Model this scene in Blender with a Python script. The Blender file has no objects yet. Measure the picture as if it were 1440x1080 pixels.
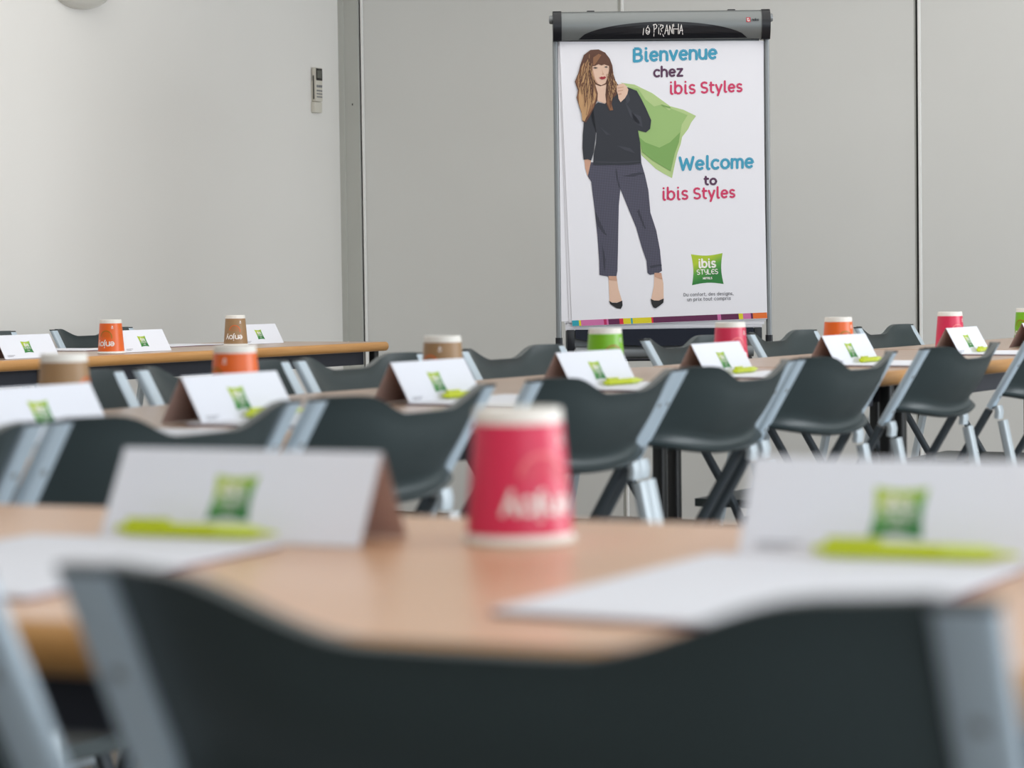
import bpy, bmesh, math, random
from mathutils import Vector, Matrix
random.seed(4)
sc = bpy.context.scene
COL = sc.collection
PI = math.pi

# ------------------------------------------------------------------ camera
CAM_H = 0.9214
cam_d = bpy.data.cameras.new('camera'); cam = bpy.data.objects.new('camera', cam_d); COL.objects.link(cam)
cam_d.sensor_width = 36.0; cam_d.lens = 85.0
cam_d.clip_start = 0.05; cam_d.clip_end = 100
pitch = math.atan(139/3400.0); roll = 0.0136
F = Vector((0, math.cos(pitch), -math.sin(pitch)))
R0 = Vector((1, 0, 0)); U0 = R0.cross(F)
Rv = R0*math.cos(roll) - U0*math.sin(roll)
Uv = R0*math.sin(roll) + U0*math.cos(roll)
M3 = Matrix((Rv, Uv, -F)).transposed()
cam.matrix_world = Matrix.Translation((0, 0, CAM_H)) @ M3.to_4x4()
cam_d.dof.use_dof = True
cam_d.dof.focus_distance = 7.75
cam_d.dof.aperture_fstop = 5.8
cam_d.dof.aperture_blades = 8
sc.camera = cam

# ------------------------------------------------------------------ light
w = bpy.data.worlds.new('world'); sc.world = w; w.use_nodes = True
bg = w.node_tree.nodes['Background']
bg.inputs[0].default_value = (0.86, 0.93, 1.0, 1); bg.inputs[1].default_value = 2.1

def area(name, loc, target, sx, sy, power, color):
    l = bpy.data.lights.new(name, 'AREA'); l.shape = 'RECTANGLE'; l.size = sx; l.size_y = sy
    l.energy = power; l.color = color
    o = bpy.data.objects.new(name, l); COL.objects.link(o)
    o.location = loc
    o.rotation_euler = (Vector(target) - Vector(loc)).to_track_quat('-Z', 'Y').to_euler()
    return o
area('window_light_right', (8.8, 4.2, 1.7), (-0.6, 7.6, 1.2), 7.0, 2.0, 350, (0.93, 0.97, 1.0))
area('overhead_fill_far', (0.2, 6.2, 2.66), (0.2, 6.2, 0), 4.4, 3.6, 62, (1.0, 0.985, 0.955))  # added fill from above to brighten the far tables and walls
area('overhead_fill_near', (0.2, 0.9, 2.66), (0.2, 0.9, 0), 3.4, 2.6, 27, (1.0, 0.985, 0.955))  # added overhead fill, lifts the closest table, pads and cards

vs = sc.view_settings
sc.display_settings.display_device = 'sRGB'
vs.view_transform = 'Standard'; vs.look = 'None'; vs.gamma = 1.0; vs.use_curve_mapping = False
vs.exposure = 0.03

# ------------------------------------------------------------------ materials
def s2l(c):
    c = c/255.0
    return c/12.92 if c <= 0.04045 else ((c+0.055)/1.055)**2.4
def rgb(r, g, b): return (s2l(r), s2l(g), s2l(b), 1)
def mat(name, col, rough=0.5, metal=0.0, spec=0.5, bump=None, var=None, coat=0.0):
    m = bpy.data.materials.new(name); m.use_nodes = True
    nt = m.node_tree; b = nt.nodes['Principled BSDF']
    b.inputs['Base Color'].default_value = col
    b.inputs['Roughness'].default_value = rough; b.inputs['Metallic'].default_value = metal
    b.inputs['Specular IOR Level'].default_value = spec
    b.inputs['Coat Weight'].default_value = coat
    tc = nt.nodes.new('ShaderNodeTexCoord')
    if var:   # (scale, amount)
        n = nt.nodes.new('ShaderNodeTexNoise'); n.inputs['Scale'].default_value = var[0]; n.inputs['Detail'].default_value = 4
        nt.links.new(tc.outputs['Object'], n.inputs['Vector'])
        r = nt.nodes.new('ShaderNodeValToRGB')
        r.color_ramp.elements[0].position = 0.3; r.color_ramp.elements[1].position = 0.7
        k = var[1]
        r.color_ramp.elements[0].color = tuple(c*(1-k) for c in col[:3]) + (1,)
        r.color_ramp.elements[1].color = tuple(min(1, c*(1+k)) for c in col[:3]) + (1,)
        nt.links.new(n.outputs['Fac'], r.inputs['Fac']); nt.links.new(r.outputs['Color'], b.inputs['Base Color'])
    if bump:  # (scale, strength)
        n = nt.nodes.new('ShaderNodeTexNoise'); n.inputs['Scale'].default_value = bump[0]; n.inputs['Detail'].default_value = 3
        nt.links.new(tc.outputs['Object'], n.inputs['Vector'])
        bp = nt.nodes.new('ShaderNodeBump'); bp.inputs['Strength'].default_value = bump[1]; bp.inputs['Distance'].default_value = 0.002
        nt.links.new(n.outputs['Fac'], bp.inputs['Height']); nt.links.new(bp.outputs['Normal'], b.inputs['Normal'])
    return m
def wood_mat(name, c1, c2, rough, scale=(1.2, 22, 22)):
    m = bpy.data.materials.new(name); m.use_nodes = True
    nt = m.node_tree; b = nt.nodes['Principled BSDF']
    tc = nt.nodes.new('ShaderNodeTexCoord'); mp = nt.nodes.new('ShaderNodeMapping')
    mp.inputs['Scale'].default_value = scale
    n = nt.nodes.new('ShaderNodeTexNoise'); n.inputs['Scale'].default_value = 3.0; n.inputs['Detail'].default_value = 6
    n.inputs['Distortion'].default_value = 0.4
    r = nt.nodes.new('ShaderNodeValToRGB')
    r.color_ramp.elements[0].color = c1; r.color_ramp.elements[1].color = c2
    r.color_ramp.elements[0].position = 0.3; r.color_ramp.elements[1].position = 0.7
    nt.links.new(tc.outputs['Object'], mp.inputs['Vector']); nt.links.new(mp.outputs['Vector'], n.inputs['Vector'])
    nt.links.new(n.outputs['Fac'], r.inputs['Fac']); nt.links.new(r.outputs['Color'], b.inputs['Base Color'])
    b.inputs['Roughness'].default_value = rough
    return m
def logo_mat():
    m = bpy.data.materials.new('logo_green_gradient'); m.use_nodes = True
    nt = m.node_tree; b = nt.nodes['Principled BSDF']
    tc = nt.nodes.new('ShaderNodeTexCoord'); sp = nt.nodes.new('ShaderNodeSeparateXYZ')
    a = nt.nodes.new('ShaderNodeMath'); a.operation = 'MULTIPLY_ADD'; a.inputs[1].default_value = -0.45
    r = nt.nodes.new('ShaderNodeValToRGB')
    e = r.color_ramp.elements
    e[0].position = 0.0; e[0].color = rgb(38, 122, 52); e[1].position = 0.62; e[1].color = rgb(176, 200, 40)
    k = e.new(0.3); k.color = rgb(84, 158, 60)
    nt.links.new(tc.outputs['UV'], sp.inputs[0])
    nt.links.new(sp.outputs['X'], a.inputs[0]); nt.links.new(sp.outputs['Y'], a.inputs[2])
    nt.links.new(a.outputs[0], r.inputs['Fac']); nt.links.new(r.outputs['Color'], b.inputs['Base Color'])
    b.inputs['Roughness'].default_value = 0.5
    return m
MT = {}
MT['plaster'] = mat('white_plaster', rgb(233, 231, 227), 0.85, bump=(90, 0.10), var=(1.2, 0.015))
MT['panel'] = mat('grey_partition_laminate', rgb(229, 229, 226), 0.6, bump=(260, 0.05), var=(2.0, 0.012))
MT['post'] = mat('grey_painted_post', rgb(192, 193, 187), 0.55, var=(3, 0.02))
MT['alu'] = mat('bright_aluminium_profile', rgb(250, 250, 248), 0.5, 0.0)
MT['gap'] = mat('black_rubber_seal', rgb(26, 24, 22), 0.8)
MT['carpet'] = mat('grey_brown_carpet', rgb(112, 106, 100), 0.95, bump=(400, 0.5), var=(60, 0.12))
MT['ceiling'] = mat('white_ceiling_paint', rgb(232, 232, 228), 0.9)
MT['wood'] = wood_mat('beech_laminate_top', rgb(212, 166, 130), rgb(220, 176, 142), 0.30)
MT['wood2'] = wood_mat('beech_laminate_top_cooler', rgb(178, 152, 134), rgb(190, 164, 146), 0.30)
MT['edge'] = wood_mat('solid_beech_edge', rgb(190, 136, 76), rgb(206, 154, 94), 0.4, (2, 30, 30))
MT['navy'] = mat('dark_navy_steel', rgb(40, 44, 56), 0.5)
MT['blacksteel'] = mat('black_steel', rgb(40, 41, 42), 0.45)
MT['plastic'] = mat('dark_grey_chair_plastic', rgb(54, 65, 67), 0.42, spec=0.45, bump=(700, 0.10))
MT['silver'] = mat('blue_grey_painted_tube', rgb(198, 214, 226), 0.38, 0.15)
MT['silver2'] = mat('pale_grey_painted_leg', rgb(196, 206, 212), 0.4, 0.15)
MT['legdark'] = mat('charcoal_painted_leg', rgb(72, 80, 86), 0.42, 0.1)
MT['cap'] = mat('black_end_cap', rgb(30, 34, 36), 0.5)
MT['paper'] = mat('white_card_paper', rgb(233, 235, 243), 0.7)
MT['paperin'] = mat('card_inside_wood_bounce', rgb(206, 178, 168), 0.75)  # pale card inside; warm bounce off the tabletop mixed into the colour
MT['maroon'] = mat('maroon_backing_board', rgb(108, 30, 62), 0.7)
MT['lime'] = mat('lime_green_pen_plastic', rgb(196, 208, 24), 0.3)
MT['limepale'] = mat('pale_lime_pen_grip', rgb(206, 220, 80), 0.35)
MT['cupwhite'] = mat('white_cup_board', rgb(244, 241, 234), 0.55)
MT['pink'] = mat('pink_printed_cup', rgb(222, 48, 88), 0.32)
MT['orange'] = mat('orange_printed_cup', rgb(240, 108, 34), 0.35)
MT['brown'] = mat('kraft_brown_printed_cup', rgb(164, 130, 92), 0.45)
MT['green'] = mat('green_printed_cup', rgb(124, 192, 22), 0.35)
MT['ink_pinklight'] = mat('ink_salmon', rgb(246, 120, 128), 0.4)
MT['ink_olive'] = mat('ink_olive', rgb(176, 124, 20), 0.4)
MT['ink_orange'] = mat('ink_orange', rgb(226, 112, 50), 0.4)
MT['ink_red'] = mat('ink_brick', rgb(170, 120, 20), 0.4)
MT['ink_white'] = mat('ink_white', rgb(250, 244, 240), 0.45)
MT['ink_grey'] = mat('ink_grey', rgb(140, 140, 146), 0.6)
MT['logo'] = logo_mat()
for n, c in dict(t_blue=(60, 156, 188), t_purple=(84, 44, 78), t_red=(208, 50, 98), hair_d=(96, 60, 44), hair_m=(140, 96, 66), hair_l=(192, 150, 106),
                 skin=(226, 190, 168), skin_d=(204, 158, 134), lips=(158, 40, 52), eye=(78, 70, 66), sweater=(40, 43, 52), sweater_f=(56, 58, 68), trousers=(68, 68, 84),
                 trousers_f=(52, 52, 66), shoe=(30, 30, 32), pil_l=(180, 203, 138), pil_m=(154, 188, 116), pil_d=(124, 166, 90),
                 st_teal=(38, 160, 178), st_yel=(222, 208, 30), st_pink=(206, 112, 166), st_mag=(186, 32, 94), st_pur=(96, 28, 74),
                 st_red=(214, 34, 62), st_or=(232, 112, 40), logo_red=(190, 40, 60)).items():
    MT[n] = mat('print_' + n, rgb(*c), 0.55)
def plaid(m, c1, c2, sc_):
    nt = m.node_tree; b = nt.nodes['Principled BSDF']; tc = nt.nodes.new('ShaderNodeTexCoord')
    mp = nt.nodes.new('ShaderNodeMapping'); mp.inputs['Rotation'].default_value = (0, math.radians(3), 0)
    sp = nt.nodes.new('ShaderNodeSeparateXYZ'); nt.links.new(tc.outputs['Object'], mp.inputs[0]); nt.links.new(mp.outputs[0], sp.inputs[0])
    outs = []
    for ax in ('X', 'Z'):
        a = nt.nodes.new('ShaderNodeMath'); a.operation = 'MULTIPLY'; a.inputs[1].default_value = sc_
        f = nt.nodes.new('ShaderNodeMath'); f.operation = 'FRACT'; g = nt.nodes.new('ShaderNodeMath'); g.operation = 'GREATER_THAN'; g.inputs[1].default_value = .6
        nt.links.new(sp.outputs[ax], a.inputs[0]); nt.links.new(a.outputs[0], f.inputs[0]); nt.links.new(f.outputs[0], g.inputs[0]); outs.append(g)
    ad = nt.nodes.new('ShaderNodeMath'); ad.operation = 'MULTIPLY_ADD'; ad.inputs[1].default_value = .5
    h = nt.nodes.new('ShaderNodeMath'); h.operation = 'MULTIPLY'; h.inputs[1].default_value = .5
    nt.links.new(outs[1].outputs[0], h.inputs[0]); nt.links.new(outs[0].outputs[0], ad.inputs[0]); nt.links.new(h.outputs[0], ad.inputs[2])
    mx = nt.nodes.new('ShaderNodeMix'); mx.data_type = 'RGBA'; mx.inputs[6].default_value = c1; mx.inputs[7].default_value = c2
    nt.links.new(ad.outputs[0], mx.inputs[0]); nt.links.new(mx.outputs[2], b.inputs['Base Color'])
plaid(MT['trousers'], rgb(56, 56, 70), rgb(94, 92, 112), 190)
MT['header'] = mat('silver_header_profile', rgb(128, 132, 132), 0.35, 0.5)
MT['headblack'] = mat('gloss_black_inlay', rgb(20, 22, 28), 0.3)
MT['poleg'] = mat('easel_grey_pole', rgb(136, 140, 142), 0.4, 0.4)
MT['traynavy'] = mat('dark_navy_tray', rgb(18, 24, 38), 0.6, spec=0.2)
MT['sheet'] = mat('flip_chart_paper', rgb(236, 235, 241), 0.7)
MT['rem_body'] = mat('cream_remote_plastic', rgb(212, 208, 196), 0.5)
MT['rem_dark'] = mat('remote_black_window', rgb(46, 44, 42), 0.25)
MT['rem_lcd'] = mat('remote_lcd', rgb(96, 98, 90), 0.3)
MT['rem_btn'] = mat('remote_grey_buttons', rgb(118, 120, 124), 0.5)
MT['glass'] = mat('white_ribbed_lamp_glass', rgb(224, 222, 214), 0.35)

# ------------------------------------------------------------------ helpers
def obj(name, bm, mats, parent=None, smooth=True, kind=None, loc=None, angle=35):
    me = bpy.data.meshes.new(name); bm.normal_update(); bm.to_mesh(me); bm.free()
    if not isinstance(mats, (list, tuple)): mats = [mats]
    for m in mats: me.materials.append(MT[m] if isinstance(m, str) else m)
    if smooth:
        for p in me.polygons: p.use_smooth = True
        try: me.set_sharp_from_angle(angle=math.radians(angle))
        except Exception: pass
    o = bpy.data.objects.new(name, me); COL.objects.link(o)
    if parent is not None: o.parent = parent
    if kind: o['kind'] = kind
    if loc is not None: o.location = loc
    return o
def thing(name, label, cat, loc=(0, 0, 0), rz=0, group=None):
    o = bpy.data.objects.new(name, None); COL.objects.link(o)
    o.location = loc; o.rotation_euler = (0, 0, rz); o.empty_display_size = 0.05
    o['label'] = label; o['category'] = cat
    if group: o['group'] = group
    return o
def copy_tree(o, parent=None):
    c = o.copy(); COL.objects.link(c)
    if parent is not None:
        c.parent = parent; c.matrix_parent_inverse = o.matrix_parent_inverse.copy()
    for ch in list(o.children): copy_tree(ch, c)
    return c
def box(bm, x0, x1, y0, y1, z0, z1, bev=0, mi=0):
    r = bmesh.ops.create_cube(bm, size=1.0)
    vsx = r['verts']
    for v in vsx:
        v.co = Vector((x0 + (v.co.x+.5)*(x1-x0), y0 + (v.co.y+.5)*(y1-y0), z0 + (v.co.z+.5)*(z1-z0)))
    fs = set(f for v in vsx for f in v.link_faces)
    for f in fs: f.material_index = mi
    if bev > 0:
        es = list(set(e for v in vsx for e in v.link_edges))
        rr = bmesh.ops.bevel(bm, geom=es, offset=bev, segments=2, profile=0.6, affect='EDGES')
        for f in rr['faces']: f.material_index = mi
def ring_loft(bm, rings, close=True, cap=True, mi=0):
    """rings: list of lists of points, same length, joined into a skin"""
    vr = [[bm.verts.new(p) for p in r] for r in rings]
    n = len(rings[0])
    for a, b in zip(vr[:-1], vr[1:]):
        for i in range(n if close else n-1):
            j = (i+1) % n
            f = bm.faces.new((a[i], a[j], b[j], b[i])); f.material_index = mi
    if cap and close:
        f = bm.faces.new(list(reversed(vr[0]))); f.material_index = mi
        f = bm.faces.new(vr[-1]); f.material_index = mi
    return vr
def rrect(wx, wy, r, n=3):
    pts = []
    for cx, cy, a0 in ((wx/2-r, wy/2-r, 0), (-wx/2+r, wy/2-r, 90), (-wx/2+r, -wy/2+r, 180), (wx/2-r, -wy/2+r, 270)):
        for k in range(n+1):
            a = math.radians(a0 + 90*k/n); pts.append((cx + r*math.cos(a), cy + r*math.sin(a)))
    return pts
def tube(bm, path, wx, wy, r=None, xaxis=Vector((1, 0, 0)), mi=0):
    """rounded rectangular bar swept along a path; xaxis is the across direction"""
    r = r if r is not None else min(wx, wy)*0.35
    prof = rrect(wx, wy, r)
    rings = []
    for i, p in enumerate(path):
        a = Vector(path[max(0, i-1)]); b = Vector(path[min(len(path)-1, i+1)])
        t = (b-a).normalized(); xa = (xaxis - t*xaxis.dot(t)).normalized(); ya = t.cross(xa)
        rings.append([Vector(p) + xa*u + ya*v for u, v in prof])
    ring_loft(bm, rings, mi=mi)
def lathe(bm, prof, n=32, mi=None, cap0=False, cap1=False):
    rings = [[(r*math.cos(2*PI*k/n), r*math.sin(2*PI*k/n), z) for k in range(n)] for r, z in prof]
    vr = [[bm.verts.new(p) for p in r] for r in rings]
    for i, (a, b) in enumerate(zip(vr[:-1], vr[1:])):
        for k in range(n):
            j = (k+1) % n
            f = bm.faces.new((a[k], a[j], b[j], b[k]))
            f.material_index = mi[i] if mi else 0
    if cap0: bm.faces.new(list(reversed(vr[0])))
    if cap1: bm.faces.new(vr[-1])

# ------------------------------------------------------------------ single stroke rounded lettering
def arc(cx, cy, rx, ry, a0, a1, n=10):
    return [(cx + rx*math.cos(math.radians(a0+(a1-a0)*k/n)), cy + ry*math.sin(math.radians(a0+(a1-a0)*k/n))) for k in range(n+1)]
G = {}
G['a'] = ([arc(.4, .5, .4, .5, 0, 360, 16), [(.8, 1), (.8, 0)]], .8)
G['b'] = ([arc(.4, .5, .4, .5, 0, 360, 16), [(0, 1.45), (0, .1)]], .8)
G['c'] = ([arc(.42, .5, .42, .5, 50, 310, 14)], .72)
G['d'] = ([arc(.4, .5, .4, .5, 0, 360, 16), [(.8, 1.45), (.8, 0)]], .8)
G['e'] = ([[(.04, .52), (.82, .52)] + arc(.42, .5, .4, .5, 0, 310, 16)], .82)
G['f'] = ([[(.2, 0), (.2, 1.15)] + arc(.45, 1.15, .25, .3, 180, 80, 5), [(0, .95), (.45, .95)]], .5)
G['g'] = ([arc(.4, .5, .4, .5, 0, 360, 16), [(.8, 1), (.8, -.1)] + arc(.42, -.1, .38, .32, 0, -140, 8)], .8)
G['h'] = ([[(0, 1.45), (0, 0)], [(0, .5)] + arc(.37, .6, .37, .4, 180, 0, 10) + [(.74, 0)]], .74)
G['i'] = ([[(.1, 1), (.1, .15), (.18, 0), (.28, 0)], [(.1, 1.38), (.1, 1.39)]], .26)
G['j'] = ([[(.2, 1), (.2, -.2)] + arc(0, -.2, .2, .22, 0, -90, 5), [(.2, 1.38), (.2, 1.39)]], .24)
G['l'] = ([[(.1, 1.45), (.1, .15), (.18, 0), (.3, 0)]], .28)
G['m'] = ([[(0, 1), (0, 0)], [(0, .5)] + arc(.3, .65, .3, .35, 180, 0, 8) + [(.6, 0)], [(.6, .5)] + arc(.9, .65, .3, .35, 180, 0, 8) + [(1.2, 0)]], 1.2)
G['n'] = ([[(0, 1), (0, 0)], [(0, .5)] + arc(.37, .6, .37, .4, 180, 0, 10) + [(.74, 0)]], .74)
G['o'] = ([arc(.43, .5, .43, .5, 0, 360, 18)], .86)
G['p'] = ([arc(.4, .5, .4, .5, 0, 360, 16), [(0, 1), (0, -.42)]], .8)
G['r'] = ([[(0, 1), (0, 0)], [(0, .5)] + arc(.35, .6, .35, .4, 180, 80, 6)], .45)
G['s'] = ([arc(.32, .74, .3, .26, 40, 270, 10) + arc(.32, .24, .32, .24, 90, -140, 10)], .64)
G['t'] = ([[(.15, 1.35), (.15, .3)] + arc(.42, .3, .27, .3, 180, 280, 5), [(0, 1), (.5, 1)]], .5)
G['u'] = ([[(0, 1), (0, .4)] + arc(.37, .4, .37, .4, 180, 360, 10) + [(.74, 1)], [(.74, 1), (.74, 0)]], .74)
G['v'] = ([[(0, 1), (.38, 0), (.76, 1)]], .76)
G['w'] = ([[(0, 1), (.3, 0), (.58, .9), (.86, 0), (1.16, 1)]], 1.16)
G['x'] = ([[(0, 1), (.7, 0)], [(.7, 1), (0, 0)]], .7)
G['y'] = ([[(0, 1), (.38, .05)], [(.76, 1), (.25, -.42)]], .76)
G['z'] = ([[(0, 1), (.66, 1), (0, 0), (.68, 0)]], .68)
G['B'] = ([[(0, 0), (0, 1.4), (.45, 1.4)] + arc(.45, 1.08, .33, .32, 90, -90, 8) + [(0, .76)], [(.45, .76)] + arc(.48, .38, .4, .38, 90, -90, 8) + [(0, 0)]], .9)
G['D'] = ([[(0, 0), (0, 1.4), (.3, 1.4)] + arc(.3, .7, .6, .7, 90, -90, 12) + [(0, 0)]], .92)
G['S'] = ([arc(.42, 1.04, .4, .36, 45, 270, 12) + arc(.42, .34, .42, .34, 90, -140, 12)], .84)
G['W'] = ([[(0, 1.4), (.35, 0), (.75, 1.2), (1.15, 0), (1.5, 1.4)]], 1.5)
G['T'] = ([[(0, 1.4), (.9, 1.4)], [(.45, 1.4), (.45, 0)]], .9)
G['Y'] = ([[(0, 1.4), (0, .9)] + arc(.4, .9, .4, .35, 180, 360, 8) + [(.8, 1.4)], [(.8, 1.4), (.8, .2)] + arc(.5, .2, .3, .25, 0, -120, 6)], .8)
G['L'] = ([[(0, 1.4), (0, 0), (.7, 0)]], .7)
G['E'] = ([arc(.5, .7, .48, .7, 50, 310, 12), [(.05, .72), (.7, .72)]], .8)
G['H'] = ([[(0, 0), (0, 1.4)], [(.8, 0), (.8, 1.4)], [(0, .7), (.8, .7)]], .8)
G['O'] = ([arc(.5, .7, .5, .7, 0, 360, 18)], 1.0)
G['P'] = ([[(.05, -.3), (.08, .6), (.05, 1.4)], [(-.1, 1.3), (.3, 1.42), (.55, 1.2), (.45, .85), (.08, .65)]], .6)
G['I'] = ([[(.1, 0), (.12, .9)], [(.14, 1.35), (.14, 1.38)]], .22)
G['R'] = ([[(.02, -.1), (.05, 1.35)], [(.05, 1.3), (.45, 1.25), (.45, .9), (.08, .7), (.6, -.35)]], .6)
G['A'] = ([[(0, 0), (.35, 1.3), (.6, -.1)], [(.1, .45), (.6, .5)]], .62)
G['N'] = ([[(0, -.1), (.04, 1.2), (.5, .05), (.55, 1.35)]], .58)
G['K'] = ([[(0, 0), (0, 1.3)], [(.5, 1.3), (0, .6), (.55, -.1)]], .55)
G[','] = ([[(.1, .05), (.02, -.25)]], .2)
G[' '] = ([], .22)
def text_strokes(s, gap=.34):
    out = []; x = 0
    for ch in s:
        st, wd = G[ch]
        for p in st: out.append([(px+x, py) for px, py in p])
        x += wd + gap
    return out, x-gap
def ribbon_tris(strokes, hw, nd=8, step=2.5e-5):
    """2D ribbons with round joints -> verts (x, y, small lift so that no two pieces are coplanar), faces"""
    V, Fc = [], []; c = 0
    for st in strokes:
        for (ax, ay), (bx_, by_) in zip(st[:-1], st[1:]):
            dx, dy = bx_-ax, by_-ay; L = math.hypot(dx, dy)
            if L < 1e-9: continue
            nx, ny = -dy/L*hw, dx/L*hw; c += 1; h = (c % 9)*step
            k = len(V); V += [(ax-nx, ay-ny, h), (bx_-nx, by_-ny, h), (bx_+nx, by_+ny, h), (ax+nx, ay+ny, h)]
            Fc.append((k, k+1, k+2, k+3))
        for (ax, ay) in (st[0], st[-1]) if len(st) > 6 else st:
            k = len(V); c += 1; h = (c % 9)*step + step*.5
            for q in range(nd): V.append((ax + hw*math.cos(2*PI*q/nd), ay + hw*math.sin(2*PI*q/nd), h))
            Fc.append(tuple(range(k, k+nd)))
    return V, Fc

# ------------------------------------------------------------------ room axes
S2, C2 = 0.5037, 0.8639
D2 = Vector((S2, C2, 0)); N2 = Vector((C2, -S2, 0))
def tq(t, q, z=0): return Vector((t*S2 + q*C2, t*C2 - q*S2, z))
E1 = Vector((0.9205, -0.3907, 0)); N1 = Vector((0.3907, 0.9205, 0))
def vn(v, n, z=0): return E1*v + N1*n + Vector((0, 0, z))
def rz_of(fwd): return math.atan2(-fwd.x, fwd.y)
RZ_NEAR = rz_of(-N2); RZ_FAR = rz_of(N2); RZ_1 = rz_of(N1)
TT = 0.74      # table top height

# ------------------------------------------------------------------ structure
Q_WALL = -5.578; T_WALL = 8.215
def slab(name, pts, z0, z1, m):
    bm = bmesh.new()
    a = [bm.verts.new((p[0], p[1], z0)) for p in pts]; b = [bm.verts.new((p[0], p[1], z1)) for p in pts]
    n = len(pts)
    for i in range(n): bm.faces.new((a[i], a[(i+1) % n], b[(i+1) % n], b[i]))
    bm.faces.new(list(reversed(a))); bm.faces.new(b)
    bmesh.ops.recalc_face_normals(bm, faces=bm.faces[:])
    return obj(name, bm, m, smooth=False, kind='structure')
slab('floor', [tq(-3.5, Q_WALL-.2), tq(T_WALL+.2, Q_WALL-.2), tq(T_WALL+.2, 3.2), tq(-3.5, 3.2)], -0.1, 0.0, 'carpet')
slab('ceiling', [tq(-3.5, Q_WALL-.2), tq(T_WALL+.2, Q_WALL-.2), tq(T_WALL+.2, 3.2), tq(-3.5, 3.2)], 2.7, 2.8, 'ceiling')
slab('wall_left', [tq(-3.5, Q_WALL), tq(T_WALL, Q_WALL), tq(T_WALL, Q_WALL-.15), tq(-3.5, Q_WALL-.15)], 0, 2.7, 'plaster')
slab('wall_rear', [tq(-3.5, Q_WALL-.15), tq(-3.5, 3.2), tq(-3.65, 3.2), tq(-3.65, Q_WALL-.15)], 0, 2.7, 'plaster')
# the partition wall: post, then equal movable panels
wall = slab('wall_back', [tq(T_WALL+.05, Q_WALL-.15), tq(T_WALL+.05, 3.2), tq(T_WALL+.2, 3.2), tq(T_WALL+.2, Q_WALL-.15)], 0, 2.7, 'post')
bm = bmesh.new()
def wbox(bm, q0, q1, t0, t1, z0, z1, mi=0, bev=0):
    """box in wall coordinates: q along the partition, t depth"""
    k = len(bm.verts)
    before = set(bm.verts)
    box(bm, q0, q1, t0, t1, z0, z1, bev, mi)
    for v in bm.verts:
        if v not in before: v.co = tq(v.co.y, v.co.x, v.co.z)
wbox(bm, Q_WALL, Q_WALL+.094, T_WALL-.012, T_WALL+.05, 0, 2.7)
wbox(bm, Q_WALL, Q_WALL+.026, T_WALL-.017, T_WALL-.011, 0, 2.7)
obj('trim_1', bm, 'post', smooth=False, kind='structure')
bm = bmesh.new(); wbox(bm, Q_WALL+.061, Q_WALL+.065, T_WALL-.0135, T_WALL-.011, 1.66, 1.668); 
obj('screw', bm, 'gap', parent=bpy.data.objects['trim_1'], smooth=False)
PW = 1.19
q = Q_WALL + .098
for i in range(4):
    bm = bmesh.new(); wbox(bm, q+.022, q+PW-.012, T_WALL, T_WALL+.045, 0.012, 2.68)
    pn = obj('partition_panel', bm, 'panel', parent=wall, smooth=False)
    bm = bmesh.new(); wbox(bm, q+.004, q+.0125, T_WALL-.005, T_WALL+.045, 0.012, 2.68)
    obj('edge_profile', bm, 'alu', parent=pn, smooth=False)
    bm = bmesh.new(); wbox(bm, q+.0126, q+.0219, T_WALL+.003, T_WALL+.045, 0.012, 2.68)
    obj('edge_trim', bm, 'panel', parent=pn, smooth=False)
    bm = bmesh.new(); wbox(bm, q+PW-.012, q+PW-.001, T_WALL+.003, T_WALL+.045, 0.012, 2.68)
    obj('edge_trim', bm, 'post', parent=pn, smooth=False)
    if i != 1:
        bm = bmesh.new(); wbox(bm, q-.005, q+.0036, T_WALL-.001, T_WALL+.04, 0.0, 2.7)
        obj('seal', bm, 'gap', parent=pn, smooth=False)
    q += PW
bm = bmesh.new(); box(bm, -3.5, T_WALL-.02, 0, .012, 0, .07)
for v in bm.verts: v.co = tq(v.co.x, Q_WALL + v.co.y, v.co.z)
bmesh.ops.recalc_face_normals(bm, faces=bm.faces[:])
obj('baseboard_left', bm, 'post', smooth=False, kind='structure')

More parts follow.
